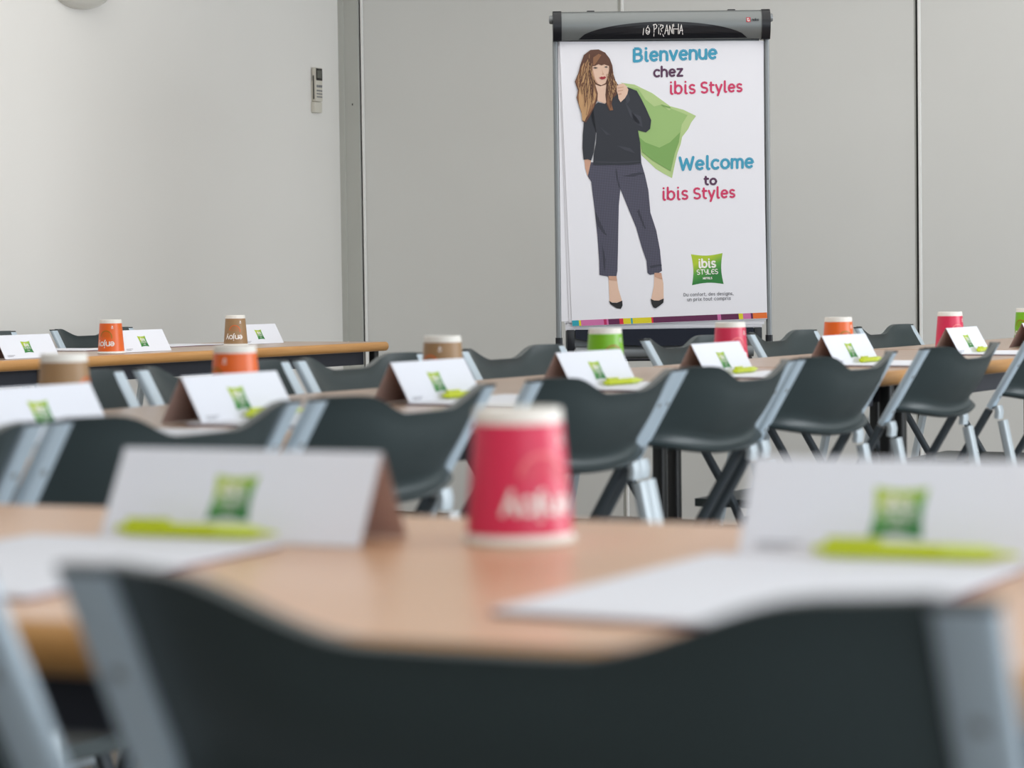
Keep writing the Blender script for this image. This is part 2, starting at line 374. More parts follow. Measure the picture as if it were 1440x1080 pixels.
# ------------------------------------------------------------------ tables
def rounded_outline(L, D, r, n=5):
    return rrect(L, D, r, n)
def make_table(L, D, top_mat, label, loc, rz, group, legx={}):
    t = thing('meeting_table', label, 'table', loc, rz, group)
    r = 0.035; th = 0.030
    # top sheet
    bm = bmesh.new()
    out = rounded_outline(L-.02, D-.02, r-.01)
    ring_loft(bm, [[(x, y, TT-th) for x, y in out], [(x, y, TT) for x, y in out]])
    obj('tabletop', bm, top_mat, t)
    # bullnose edge band
    bm = bmesh.new()
    prof = []
    for k in range(9):
        a = math.radians(90 - 180*k/8); prof.append((math.cos(a)*0.012, math.sin(a)*th/2))
    rings = []
    for off, dz in [(0.0, th/2)] + prof + [(0.0, -th/2)]:
        o2 = rounded_outline(L-.024+2*off, D-.024+2*off, r-.012+off)
        rings.append([(x, y, TT-th/2+dz) for x, y in o2])
    ring_loft(bm, rings, cap=False)
    obj('edge_band', bm, 'edge', t)
    # apron frame
    bm = bmesh.new(); a = .07; z0, z1 = TT-th-.045, TT-th-.0005
    box(bm, -L/2+a, L/2-a, -D/2+a, -D/2+a+.025, z0, z1, .002); box(bm, -L/2+a, L/2-a, D/2-a-.025, D/2-a, z0, z1, .002)
    box(bm, -L/2+a, -L/2+a+.025, -D/2+a+.026, D/2-a-.026, z0, z1, .002); box(bm, L/2-a-.025, L/2-a, -D/2+a+.026, D/2-a-.026, z0, z1, .002)
    obj('apron', bm, 'navy', t, smooth=False)
    for sx in (-1, 1):
        for sy in (-1, 1):
            bm = bmesh.new(); cx, cy = legx.get((sx, sy), sx*(L/2-.032)), sy*(D/2-.055)
            tube(bm, [(cx, cy, .012), (cx, cy, TT-th-.0005)], .026, .026, .006)
            lg = obj('leg', bm, 'blacksteel', t)
            bm = bmesh.new(); tube(bm, [(cx, cy, 0), (cx, cy, .012)], .032, .032, .008)
            obj('foot_cap', bm, 'cap', lg)
    return t
W2 = .632
Q2C = (-1.7755-2.408)/2
rz_t2 = math.atan2(C2, S2)
for ta, tb, lab in ((.95, 2.235, 'wooden table at the near left end of the middle row'),
               (2.235, 4.70, 'long wooden table of the middle row, under the blurred orange cup'),
               (4.70, 5.95, 'wooden table of the middle row in front of the flip chart'),
               (5.95, 7.20, 'farthest wooden table of the middle row, under the right-hand cups')):
    make_table(tb-ta-.006, W2, 'wood2', lab, tq((ta+tb)/2, Q2C), rz_t2, 'wooden tables of the middle row', {2.235: {(1, -1): 1.350-(ta+tb)/2}, 4.70: {(-1, -1): 2.705-(ta+tb)/2, (-1, 1): 3.028-(ta+tb)/2}}.get(tb, {}))
Q3F = -4.385; W3 = .65; L3 = 1.61
for k, lab in ((0, 'far wooden table beside the white wall, its free end in front of the grey post'),
               (1, 'far left wooden table beside the white wall, cut by the left edge')):
    make_table(L3-.006, W3, 'wood2', lab, tq(6.742-L3/2-L3*k, Q3F-W3/2), rz_t2, 'wooden tables along the white wall')
rz_t1 = math.atan2(E1.y, E1.x)
make_table(1.23, .627, 'wood', 'closest wooden table with the large pink cup on it', vn(-.635, (1.111+1.738)/2), rz_t1, None)

# ------------------------------------------------------------------ folding chair
CT = 0.7958; LEAN = 0.60; HALF = 0.208
def cy_at(z): return LEAN*(CT - z)
def make_chair():
    t = thing('folding_chair', '', 'chair')
    TW = .027; TD = .013; cx = HALF - TW/2
    zk = .655
    for s in (-1, 1):
        X = s*cx
        bm = bmesh.new()
        tube(bm, [(X, cy_at(CT-.004), CT-.004), (X, cy_at(zk), zk)], TW, TD, .004)
        for v in bm.verts:      # horizontal cut at the top
            if v.co.z > CT-.02:
                dz = CT-.003 - v.co.z; v.co = Vector((v.co.x, v.co.y - LEAN*dz, CT-.003))
        up = obj('upright', bm, 'silver', t)
        for zz in (CT-.05, CT-.115):
            bm = bmesh.new()
            prof = [(0.0004, .0012), (.003, .001), (.0042, 0)]
            lathe(bm, [(.0042, 0), (.003, .0010), (.0004, .0012)], 10, cap1=True)
            nrm = Vector((0, -1, -LEAN)).normalized()   # rear face normal of the tube
            rot = nrm.to_track_quat('Z', 'Y').to_matrix()
            base = Vector((X, cy_at(zz), zz)) + nrm*(TD/2 - .0002)
            for v in bm.verts: v.co = rot @ v.co + base
            obj('rivet', bm, 'poleg', up)
        bm = bmesh.new()
        kk = 1.166
        ring_loft(bm, [[(X+u_, cy_at(zz)+v_*kk, zz) for u_, v_ in rrect(TW+.0006, TD+.0006, .005)] for zz in (CT-.0032, CT)])
        obj('end_cap', bm, 'cap', t)
        bm = bmesh.new()
        p = [(X, cy_at(zk-.004), zk-.004), (X, cy_at(.43), .43), (X, .30, .24), (X, .395, .012)]
        tube(bm, p, TW-.003, TD, .004)
        fl = obj('front_leg', bm, 'legdark', t)
        bm = bmesh.new(); tube(bm, [(X, .388, .03), (X, .400, .001)], TW+.002, TD+.004, .004)
        obj('foot_cap', bm, 'cap', fl)
        # hinge knuckle
        bm = bmesh.new()
        yk = cy_at(zk)
        tube(bm, [(X, yk-.016, zk+.004), (X, yk-.019, zk-.008), (X, yk-.017, zk-.022)], TW+.001, .012, .004)
        obj('hinge', bm, 'silver2', t)
        bm = bmesh.new()
        tube(bm, [(X, yk-.026, zk-.026), (X, yk-.05, zk-.14), (X, -.075, .03), (X, -.082, .012)], TW-.001, .016, .004)
        rl = obj('rear_leg', bm, 'silver2', t)
        bm = bmesh.new(); tube(bm, [(X, -.079, .03), (X, -.086, .001)], TW+.003, .02, .004)
        obj('foot_cap', bm, 'cap', rl)
    # backrest shell
    Wb = HALF - TW + .001
    bm = bmesh.new(); NX, NZ = 28, 12
    def pt(i, j, side):
        u = -1 + 2*i/NX; x = u*Wb
        a = min(1, max(0, (abs(x)-.045)/.098)); a = a*a*(3-2*a)
        ztop = CT - .026 + .026*a + .001
        zbot = .684 - .020*(1-u*u)
        v = j/NZ; z = ztop + (zbot-ztop)*v
        bul = -.056*(1-abs(u)**2.6) * (0.75+.25*math.sin(PI*min(1, v*1.0))) - .018*max(0, (v-.84)/.16)**1.4*(1-abs(u)**6)
        y = cy_at(z) + bul + .002
        lip = .006*max(0, (v-.88)/.12) + .004*max(0, (.1-v)/.1)
        th = .0035 + lip*.8
        return Vector((x, y + (-th if side == 0 else th), z + (0)))
    for side in (0, 1):
        g = [[bm.verts.new(pt(i, j, side)) for j in range(NZ+1)] for i in range(NX+1)]
        for i in range(NX):
            for j in range(NZ):
                bm.faces.new((g[i][j], g[i+1][j], g[i+1][j+1], g[i][j+1]))
        if side == 0: g0 = g
    bm.verts.ensure_lookup_table()
    for i in range(NX):
        bm.faces.new((g0[i][0], g[i][0], g[i+1][0], g0[i+1][0])); bm.faces.new((g0[i][NZ], g0[i+1][NZ], g[i+1][NZ], g[i][NZ]))
    for j in range(NZ):
        bm.faces.new((g0[0][j], g0[0][j+1], g[0][j+1], g[0][j])); bm.faces.new((g0[NX][j], g[NX][j], g[NX][j+1], g0[NX][j+1]))
    bmesh.ops.recalc_face_normals(bm, faces=bm.faces[:])
    bk = obj('backrest', bm, 'plastic', t, angle=50)
    # moulded rim rolled along the bottom and the top
    bm = bmesh.new()
    path = [Vector((pt(i, NZ, 0) + pt(i, NZ, 1))/2) for i in range(NX+1)]
    path = [p + Vector((0, -.002, 0)) for p in path]
    rings = []
    for i, p in enumerate(path):
        a = path[max(0, i-1)]; b = path[min(NX, i+1)]; tg = (b-a).normalized(); up = Vector((0, 0, 1)); sd = tg.cross(up).normalized()
        rings.append([p + sd*(math.cos(q_)*.013) + up*(math.sin(q_)*.0055) for q_ in [2*PI*k/8 for k in range(8)]])
    ring_loft(bm, rings)
    obj('rim', bm, 'plastic', bk, angle=60)
    # seat
    bm = bmesh.new(); NX, NY = 12, 10
    sx = HALF - TW - .002
    def sp(i, j, top):
        u = -1+2*i/NX; v = j/NY
        y = .115 + v*.275; wd = sx*(1 - .04*v)
        z = .440 - .012*(1-u*u)*math.sin(PI*v) - .010*max(0, (v-.85)/.15)**2
        return Vector((u*wd, y, z if top else z-.018))
    gt = [[bm.verts.new(sp(i, j, True)) for j in range(NY+1)] for i in range(NX+1)]
    gb = [[bm.verts.new(sp(i, j, False)) for j in range(NY+1)] for i in range(NX+1)]
    for i in range(NX):
        for j in range(NY):
            bm.faces.new((gt[i][j], gt[i+1][j], gt[i+1][j+1], gt[i][j+1])); bm.faces.new((gb[i][j], gb[i][j+1], gb[i+1][j+1], gb[i+1][j]))
    for i in range(NX):
        bm.faces.new((gt[i][0], gb[i][0], gb[i+1][0], gt[i+1][0])); bm.faces.new((gt[i][NY], gt[i+1][NY], gb[i+1][NY], gb[i][NY]))
    for j in range(NY):
        bm.faces.new((gt[0][j], gt[0][j+1], gb[0][j+1], gb[0][j])); bm.faces.new((gt[NX][j], gb[NX][j], gb[NX][j+1], gt[NX][j+1]))
    bmesh.ops.recalc_face_normals(bm, faces=bm.faces[:])
    obj('seat', bm, 'plastic', t)
    bm = bmesh.new(); zc = .12
    tube(bm, [(-cx+.01, .350, zc), (cx-.01, .350, zc)], .016, .016, .006, xaxis=Vector((0, 0, 1)))
    obj('cross_bar', bm, 'legdark', t)
    bm = bmesh.new()
    tube(bm, [(-cx+.01, -.047, .17), (cx-.01, -.047, .17)], .016, .014, .005, xaxis=Vector((0, 0, 1)))
    obj('cross_bar', bm, 'silver2', t)
    bm = bmesh.new(); zc = .395
    tube(bm, [(-cx+.01, cy_at(zc), zc), (cx-.01, cy_at(zc), zc)], .02, .016, .006, xaxis=Vector((0, 0, 1)))
    obj('seat_support', bm, 'legdark', t)
    return t
CH0 = make_chair(); used = [False]
def chair(p, rz, label, group, jitter=0.0):
    c = CH0 if not used[0] else copy_tree(CH0)
    used[0] = True
    c.location = (p.x, p.y, 0); c.rotation_euler = (0, 0, rz + jitter); c.scale = (1, 1, 1)
    c['label'] = label
    if group: c['group'] = group
    elif 'group' in c: del c['group']
    return c
# closest row: the ear line passes (-.006, .994)
c1 = Vector((-.006, .994, 0))
cc = chair(c1 + Vector((-.004, .006, 0)), rz_of(Vector((.400, .9165, 0))), 'closest dark folding chair, its back filling the bottom of the picture', 'chairs at the closest table')
cc.scale = (1.022, 1, 1.004)
chair(c1 - E1*.463, RZ_1, 'folding chair at bottom left, only its grey upright in the picture', 'chairs at the closest table')
def near_pos(Z): a = -1.825; return Vector((a + .583*Z, Z, 0))
near = [(2.166, 'folding chair cut by the left edge on the near side of the middle row', 0),
        (2.539, 'folding chair with its back right behind the closest left name card', 0),
        (2.915, 'folding chair back left of and behind the closest pink cup, below the kraft cup', -.02),
        (3.359, 'folding chair back right of the closest pink cup, below the green cup', .03),
        (3.728, 'folding chair back below the small pink cup in front of the flip chart', 0),
        (4.112, 'folding chair back below the right-hand orange cup, seen from behind', .02),
        (4.60, 'folding chair back below the far right pink cup, its legs against the wall', 0),
        (5.12, 'folding chair cut by the right edge, only its crossed legs in view', 0)]
for Z, lab, j in near:
    chair(near_pos(Z), RZ_NEAR, lab, 'folding chairs on the near side of the middle row', -j)
def far_pos(Z): a = -2.869; return Vector((a + .583*Z, Z, 0))
far = [(3.67, 'leftmost folding chair facing us across the middle row, behind the blurred kraft cup'),
       (4.06, 'folding chair facing us across the middle row, behind the blurred orange cup'),
       (4.44, 'folding chair facing us just right of the free end of the far table'),
       (4.92, 'folding chair facing us left of the flip chart and the green cup'),
       (5.60, 'folding chair facing us under the flip chart tray between green and pink cups'),
       (6.09, 'folding chair facing us right of the flip chart, behind the orange cup'),
       (6.69, 'last folding chair facing us, in front of the right partition joint')]
for Z, lab in far:
    chair(far_pos(Z), RZ_FAR, lab, 'folding chairs on the far side of the middle row')
def wall_pos(Z): a = -6.15; return Vector((a + .583*Z, Z, 0))
for Z, lab in ((8.13, 'folding chair against the white wall, behind the far orange cup'),
               (7.62, 'folding chair against the white wall, cut by the left edge')):
    chair(wall_pos(Z), RZ_FAR, lab, 'folding chairs along the white wall')

# ------------------------------------------------------------------ cups
CH = .0977; RT = .0308; RB = .0385
def crad(z): return RB + (RT-RB)*z/CH
def on_cup(a, z, off=.0004):
    r = crad(z) + off
    return Vector((r*math.sin(a), -r*math.cos(a), z))
cup_mesh_cache = {}
def decal(bm, V, Fc, mi, off):
    vs_ = [bm.verts.new(on_cup(x/.035, z, off+h)) for x, z, h in V]
    for f in Fc:
        ff = bm.faces.new([vs_[k] for k in f]); ff.material_index = mi
def make_cup(color, arc_col):
    t = thing('paper_cup', '', 'cup')
    bm = bmesh.new()
    lathe(bm, [(crad(.007), .007), (crad(.03), .03), (crad(.06), .06), (crad(.087), .087)], 40)
    bd = obj('sleeve', bm, color, t)
    bm = bmesh.new()
    lathe(bm, [(RB-.003, .001), (RB, 0), (RB+.0014, .0013), (RB+.0014, .003), (RB, .0042), (crad(.0071)-.0001, .0071)], 40)
    obj('rim', bm, 'cupwhite', t)
    bm = bmesh.new()
    lathe(bm, [(crad(.0869)-.0001, .0869), (crad(.095), .095), (crad(.0977)-.0006, .0977), (RT-.0022, .0977), (RT-.0026, .094), (RT-.0026, .088), (0.0002, .088)], 40)
    obj('base', bm, 'cupwhite', t)
    # upside-down lettering and a swirl
    st, wd = text_strokes('enjoy', .22)
    k = .052/wd
    st = [[(-(x-wd/2)*k, (.0345 - y*k*.95)) for x, y in s] for s in st]
    bm = bmesh.new(); V, Fc = ribbon_tris(st, .0016); decal(bm, V, Fc, 0, .0005)
    bmesh.ops.recalc_face_normals(bm, faces=bm.faces[:])
    obj('lettering', bm, 'ink_white', bd, smooth=False)
    sw = [[(.003 + .0175*math.cos(a), .0480 + .0175*math.sin(a)) for a in [math.radians(q_) for q_ in range(-10, 171, 12)]]]
    V, Fc = ribbon_tris(sw, .0014)
    bm = bmesh.new(); decal(bm, V, Fc, 0, .0006); obj('swirl', bm, arc_col, bd, smooth=False)
    dots = []
    for rr, nn in ((.0040, 6), (.0078, 10), (.0112, 14), (.0142, 18)):
        for q_ in range(nn):
            a = PI*(q_+.5)/nn; x0, z0 = .003 + rr*math.cos(a), .0470 + rr*math.sin(a); dots.append([(x0, z0), (x0+.0003, z0)])
    V, Fc = ribbon_tris(dots, .0006, 5); bm = bmesh.new(); decal(bm, V, Fc, 0, .0005); obj('dots', bm, arc_col, bd, smooth=False)
    lg = [[(.0200, .0745), (.0222, .0800), (.0245, .0745)], [(.0195, .0725), (.0250, .0725)], [(.0208, .077), (.0245, .078)]]
    V, Fc = ribbon_tris(lg, .0007, 6); bm = bmesh.new(); decal(bm, V, Fc, 0, .0006); obj('mark', bm, 'ink_white', bd, smooth=False)
    return t
protos = {}
ARC = {'pink': 'ink_pinklight', 'orange': 'ink_olive', 'brown': 'ink_orange', 'green': 'ink_red'}
def cup(color, p, rz, label, group='paper cups on the tables'):
    if color not in protos:
        c = make_cup(color, ARC[color]); protos[color] = c
    else: c = copy_tree(protos[color]); c.scale = (1, 1, 1)
    c.location = (p.x, p.y, TT+.0006); c.rotation_euler = (0, 0, rz); c['label'] = label; c['group'] = group
    return c
def cup2(x): # position on the cup line of the middle row from the slope of the sight line
    r = (x-720)/3400.0; Z = 2.478/(.583-r); return Vector((-2.478+.583*Z, Z, 0))
big = cup('pink', Vector((.004, 1.704, 0)), .42, 'large upside-down pink paper cup on the closest table'); big.scale = (1.0, 1.0, .965)
cup('brown', cup2(90), 1.15, 'blurred kraft brown cup at left, behind the name card cut by the left edge')
cup('orange', cup2(331), -1.0, 'blurred orange cup in the middle row, below the far kraft cup')
cup('brown', cup2(623), -.75, 'kraft brown cup between the far table end and the flip chart')
cup('green', cup2(852), .35, 'green paper cup below the left side of the flip chart')
cup('pink', cup2(1028), .3, 'small pink paper cup below the right side of the flip chart')
cup('orange', cup2(1180), .3, 'orange paper cup to the right of the flip chart')
cup('pink', cup2(1337), .35, 'pink paper cup right of the right-hand partition joint')
cup('green', cup2(1446), -.9, 'green paper cup cut by the right edge')
cup('orange', Vector((-1.150, 6.945, 0)), -.35, 'sharp orange cup standing at the edge of the far table')
cup('brown', Vector((-.875, 7.675, 0)), -.05, 'sharp kraft brown cup on the far table, beside a name card')

# ------------------------------------------------------------------ pillow-shaped logo
def pillow_outline(w_, h_, n=8, k=.10):
    pts = []
    cs = [(-w_/2, -h_/2), (w_/2, -h_/2), (w_/2, h_/2), (-w_/2, h_/2)]
    for i in range(4):
        a = Vector(cs[i]); b = Vector(cs[(i+1) % 4]); m = (a+b)/2
        nrm = -m.normalized()
        for q_ in range(n):
            s = q_/n; p = a.lerp(b, s) + nrm*(math.sin(PI*s)*k*w_)*.6
            pts.append((p.x, p.y))
    return pts
def logo_meshes(parent, to3d, w_, h_, strokes=True):
    """to3d(x, y, lift) maps the logo plane to the object's space"""
    bm = bmesh.new(); pts = pillow_outline(w_, h_)
    uvl = bm.loops.layers.uv.new('UVMap')
    c = bm.verts.new(to3d(0, 0, .0004)); vs_ = [bm.verts.new(to3d(x, y, .0004)) for x, y in pts]
    for i in range(len(pts)):
        j = (i+1) % len(pts); f = bm.faces.new((c, vs_[i], vs_[j]))
        for l, (x, y) in zip(f.loops, ((0, 0), pts[i], pts[j])): l[uvl].uv = (x/w_+.5, y/h_+.5)
    lo = obj('logo', bm, 'logo', parent, smooth=False)
    if strokes:
        st, wd = text_strokes('ibis', .3); k = w_*.52/wd
        V, Fc = ribbon_tris([[((x-wd/2)*k, h_*.06 + y*k) for x, y in s] for s in st], w_*.028, 6)
        st, wd = text_strokes('STYLES', .3); k = w_*.66/wd
        V2, F2 = ribbon_tris([[((x-wd/2)*k, -h_*.16 + y*k) for x, y in s] for s in st], w_*.012, 5)
        st, wd = text_strokes('HOTELS', .4); k = w_*.28/wd
        V3, F3 = ribbon_tris([[((x-wd/2)*k, -h_*.32 + y*k) for x, y in s] for s in st], w_*.008, 4)
        bm = bmesh.new()
        for VV, FF in ((V, Fc), (V2, F2), (V3, F3)):
            vv = [bm.verts.new(to3d(x, y, .0008+h)) for x, y, h in VV]
            for f in FF: bm.faces.new([vv[q_] for q_ in f])
        return lo, bm
    return lo, None

# ------------------------------------------------------------------ name cards (folded tents)
CL = .218; CHT = .0635; CB = .035
def make_card():
    """origin at the middle of the base, front face towards local -Y"""
    t = thing('name_card', '', 'name card')
    def face(bm, sgn, th0, th1, mi):
        for i in range(6):
            pass
    def flap(sgn, name):
        bm = bmesh.new(); th = .0005
        nrm = Vector((0, sgn*CHT, CB)).normalized()
        def P(x, s, o): # s 0 at bottom, 1 at fold
            return Vector((x, sgn*CB*(1-s), CHT*s)) + nrm*o
        x0, x1 = -CL/2, CL/2; N = 6
        for o, mi in ((th, 0), (0.0, 1)):
            g = [[bm.verts.new(P(x0+(x1-x0)*i/N, j/2, o)) for j in range(3)] for i in range(N+1)]
            for i in range(N):
                for j in range(2):
                    q_ = (g[i][j], g[i+1][j], g[i+1][j+1], g[i][j+1])
                    if (sgn < 0) != (mi == 0): q_ = tuple(reversed(q_))
                    f = bm.faces.new(q_); f.material_index = mi
        return obj(name, bm, ['paper', 'paperin'], t, smooth=False)
    fr = flap(-1, 'front_flap'); flap(1, 'back_flap')
    def to3d(x, y, lift):
        s = .47 + y/math.hypot(CHT, CB)
        nrm = Vector((0, -CHT, CB)).normalized()
        return Vector((x-.004, -CB*(1-s), CHT*s)) + nrm*(.0006+lift)
    lo, bm = logo_meshes(fr, to3d, .036, .036)
    obj('logo_lettering', bm, 'ink_white', fr, smooth=False)
    bm = bmesh.new()
    st = [[(-.092, -.024), (-.062, -.024)], [(-.092, -.0275), (-.070, -.0275)]]
    V, Fc = ribbon_tris(st, .0006, 4); vv = [bm.verts.new(to3d(x, y, .0004+h)) for x, y, h in V]
    for f in Fc: bm.faces.new([vv[q_] for q_ in f])
    obj('fine_print', bm, 'ink_grey', fr, smooth=False)
    return t
CARD0 = make_card(); cu = [False]
def card(center, axis, label, group):
    """axis = unit direction of the fold, left to right as seen from the front"""
    c = CARD0 if not cu[0] else copy_tree(CARD0); cu[0] = True
    c.location = (center.x, center.y, TT+.0008); c.rotation_euler = (0, 0, math.atan2(axis.y, axis.x))
    c['label'] = label; c['group'] = group
    return c
def rot2(v, deg):
    a = math.radians(deg); return Vector((v.x*math.cos(a)-v.y*math.sin(a), v.x*math.sin(a)+v.y*math.cos(a), 0))
def card_from_front_left(fl, axis, label, group):
    n = Vector((-axis.y, axis.x, 0)); c = fl + axis*(CL/2) + n*CB
    card(c, axis, label, group); return c
g1 = 'name cards on the closest table'
ax1 = rot2(Vector((1, 0, 0)), -25.5)
cA = card_from_front_left(Vector((-.304, 1.768, 0)), ax1, 'large white folded name card left of the closest pink cup', g1)
cB = card_from_front_left(Vector((.147, 1.588, 0)), rot2(Vector((1, 0, 0)), -25.0), 'large white folded name card at the right edge of the closest table', g1)
g2 = 'name cards along the middle row'
cards2 = []
def card2(xl, a0, label, da=0):
    r = (xl-720)/3400.0; Z = a0/(.583-r)
    left = Vector((-a0+.583*Z, Z, 0)); ax = rot2(D2, da)
    c = left + ax*(CL/2); card(c, ax, label, g2); cards2.append((c, ax)); return c
card2(-42, 2.339, 'name card cut by the left edge, in front of the blurred kraft cup')
card2(254, 2.339, 'name card in front of the blurred orange cup')
card2(549, 2.36, 'name card in front of the kraft brown cup left of the flip chart')
card2(782, 2.339, 'name card in front of the green cup below the flip chart', -3)
card2(972, 2.345, 'name card in front of the small pink cup below the flip chart')
card2(1156, 2.339, 'name card in front of the orange cup right of the flip chart', -3)
card2(1331, 2.33, 'name card in front of the pink cup at the right')
card2(1438, 2.339, 'name card at the right edge, its open end and corner showing')
g3 = 'name cards on the far tables'
def card3(fr, label, da=0):
    ax = rot2(D2, da); n = Vector((-ax.y, ax.x, 0)); card(fr - ax*(CL/2) + n*CB, ax, label, g3)
card3(Vector((-.755, 8.02, 0)), 'small sharp name card on the far table, right of the kraft cup')
card3(Vector((-1.014, 7.21, 0)), 'small sharp name card on the far table, right of the orange cup')
card3(Vector((-1.250, 6.68, 0)), 'small sharp name card on the far left table at the left edge')

# ------------------------------------------------------------------ note pads and pens
def make_pad():
    t = thing('note_pad', '', 'note pad')
    bm = bmesh.new(); box(bm, -.105, .105, -.1485, .1485, 0, .0012); obj('backing_board', bm, 'maroon', t, smooth=False)
    bm = bmesh.new()
    for k in range(3):
        a = random.uniform(-.004, .004); o = len(bm.verts); before = set(bm.verts)
        box(bm, -.1045, .1045, -.148, .148, .0013+k*.0007, .0019+k*.0007)
        for v in bm.verts:
            if v not in before: v.co = Matrix.Rotation(a, 3, 'Z') @ v.co
    obj('sheets', bm, 'paper', t, smooth=False)
    return t
PAD0 = make_pad(); pu = [False]
def pad(center, ydir, label, group):
    c = PAD0 if not pu[0] else copy_tree(PAD0); pu[0] = True
    c.location = (center.x, center.y, TT+.0005); c.rotation_euler = (0, 0, rz_of(ydir)); c['label'] = label; c['group'] = group
gp1 = 'note pads on the closest table'
def pad_edge(p_far, p_near, side, lab):
    y = (p_far-p_near).normalized(); x = Vector((y.y, -y.x, 0))
    pad(p_near + y*.1485 + x*.105*side, y, lab, gp1)
pad_edge(Vector((.125, 1.575, 0)), Vector((-.0136, 1.3215, 0)), 1, 'white note pad right of the closest pink cup, below the right name card')
pad_edge(Vector((-.159, 1.687, 0)), Vector((-.287, 1.41, 0)), -1, 'white note pad at the left edge, below the large left name card')
def make_pen():
    t = thing('ballpoint_pen', '', 'pen')
    bm = bmesh.new()
    lathe(bm, [(.0001, 0), (.0014, .001), (.0022, .009), (.0052, .022), (.0056, .04), (.0056, .048)], 16, cap1=True)
    g = obj('tip_section', bm, 'limepale', t)
    bm = bmesh.new()
    lathe(bm, [(.0054, .047), (.0052, .075), (.0052, .108), (.0050, .124), (.0030, .126), (.0030, .132), (.0001, .133)], 16)
    b = obj('barrel', bm, 'lime', t)
    bm = bmesh.new(); box(bm, .0052, .0082, -.0022, .0022, .088, .122, .0008)
    box(bm, .002, .0082, -.0026, .0026, .117, .123, .0008)
    c = obj('clip', bm, 'lime', t)
    for o in (g, b, c):
        for v in o.data.vertices:
            x, y, z = v.co; v.co = (-(z-.0665), y, .0058 + x)     # lay it down along local X, tip to the right
    return t
PEN0 = make_pen(); pe = [False]
def pen(center, axis, label, group, z=TT+.0006+.0035):
    c = PEN0 if not pe[0] else copy_tree(PEN0); pe[0] = True
    c.location = (center.x, center.y, z); c.rotation_euler = (0, 0, math.atan2(axis.y, axis.x)); c['label'] = label; c['group'] = group
gq = 'lime green pens on the closest table'
pen(Vector((-.2265, 1.714, 0)), rot2(Vector((1, 0, 0)), -24), 'lime green pen lying in front of the large left name card', gq)
pen(Vector((.252, 1.518, 0)), rot2(Vector((1, 0, 0)), -24), 'lime green pen lying in front of the large right name card', gq)
names2 = ['cut by the left edge', 'by the blurred orange cup', 'by the kraft brown cup', 'by the green cup', 'by the small pink cup', 'by the right-hand orange cup', 'by the right-hand pink cup', 'at the right edge']
for (c, ax), nm in zip(cards2, names2):
    n = Vector((ax.y, -ax.x, 0))      # towards the sitter
    t_ = c.dot(D2)
    pad(tq(t_ + .02, -1.7755-.118), D2, 'white note pad in front of the name card %s' % nm, 'note pads along the near side of the middle row')
    if nm != 'cut by the left edge':
        pen(c + n*(CB+.009) + ax*.045, rot2(ax, random.uniform(-3, 5)), 'lime green pen in front of the name card %s' % nm, 'lime green pens along the middle row', z=TT+.0006+.0035)
pad(tq(7.256*C2+(-1.3)*S2+.10, -4.78-.12), N2, 'white note pad on the far table behind the orange cup', 'note pads on the far tables')
pad(tq(6.02+.16, -4.76-.10), D2, 'white note pad on the far table left of the kraft cup', 'note pads on the far tables')

# ------------------------------------------------------------------ flip chart easel
FX, FY = .489, 7.74
fc = thing('flip_chart_easel', 'grey and black flip chart easel standing in front of the partition wall', 'easel', (FX, FY, 0), math.radians(1.5))
K = 440.0
def pu_(x, y):  # print / part coordinates measured on the easel face, metres from its centre line
    xx = x-935; yy = y-250
    u = (xx - .0136*yy)/K; v = -(yy + .0136*xx)/K
    return u, 1.2557 + v
def quadpx(bm, x0, y0, x1, y1, d0, d1, bev=.0):
    u0, v0 = pu_((x0), (y0)); u1, v1 = pu_((x1), (y1))
    ua, ub = sorted((u0, u1)); va, vb = sorted((v0, v1)); box(bm, ua, ub, d0, d1, va, vb, bev)
# header: horizontal rolled aluminium profile
U0_, ZT = pu_(783, 20); U1_, ZB = pu_(1086, 60)
hz = (ZT+ZB)/2 + .006; hh = .045
bm = bmesh.new()
xl, xr = -.345+.026, .345-.026
prof = []
for k in range(13):
    a = math.radians(-60 + 200*k/12)
    prof.append((-.012 - .035*math.cos(a)*1.0, hz + hh*math.sin(a)*1.0))
prof = [(-.030, hz-hh), (-.040, hz-hh*.6), (-.046, hz-hh*.1), (-.046, hz+hh*.35), (-.040, hz+hh*.75), (-.028, hz+hh), (0.0, hz+hh), (.012, hz+hh*.8), (.012, hz-hh)]
ring_loft(bm, [[(x, y, z) for y, z in prof] for x in (xl, xr)])
bmesh.ops.recalc_face_normals(bm, faces=bm.faces[:])
hd = obj('header', bm, 'header', fc, angle=50)
def face_y(z):
    pp = prof[:7]
    for (y0, z0), (y1, z1) in zip(pp[:-1], pp[1:]):
        if z0 <= z <= z1+1e-9: return y0+(y1-y0)*(z-z0)/max(1e-9, z1-z0)
    return -.046
# black lens-shaped inlay
bm = bmesh.new(); N = 28; zb = hz-hh+.002
rows = []
for i in range(N+1):
    s = -1+2*i/N; x = .004 + s*.268; zt = zb + .0005 + .052*math.sqrt(max(0, 1-s*s))**1.25
    rows.append([bm.verts.new((x, face_y(zb+(zt-zb)*j/6)-.0012, zb+(zt-zb)*j/6)) for j in range(7)])
for i in range(N):
    for j in range(6): bm.faces.new((rows[i][j], rows[i+1][j], rows[i+1][j+1], rows[i][j+1]))
obj('inlay', bm, 'headblack', hd, smooth=False)
st, wd = text_strokes('PIRANHA', .16); k = .093/wd
zt0 = hz-hh+.014
sts = [[((x-wd/2)*k+.020, zt0+.002+y*k*1.15) for x, y in s] for s in st]
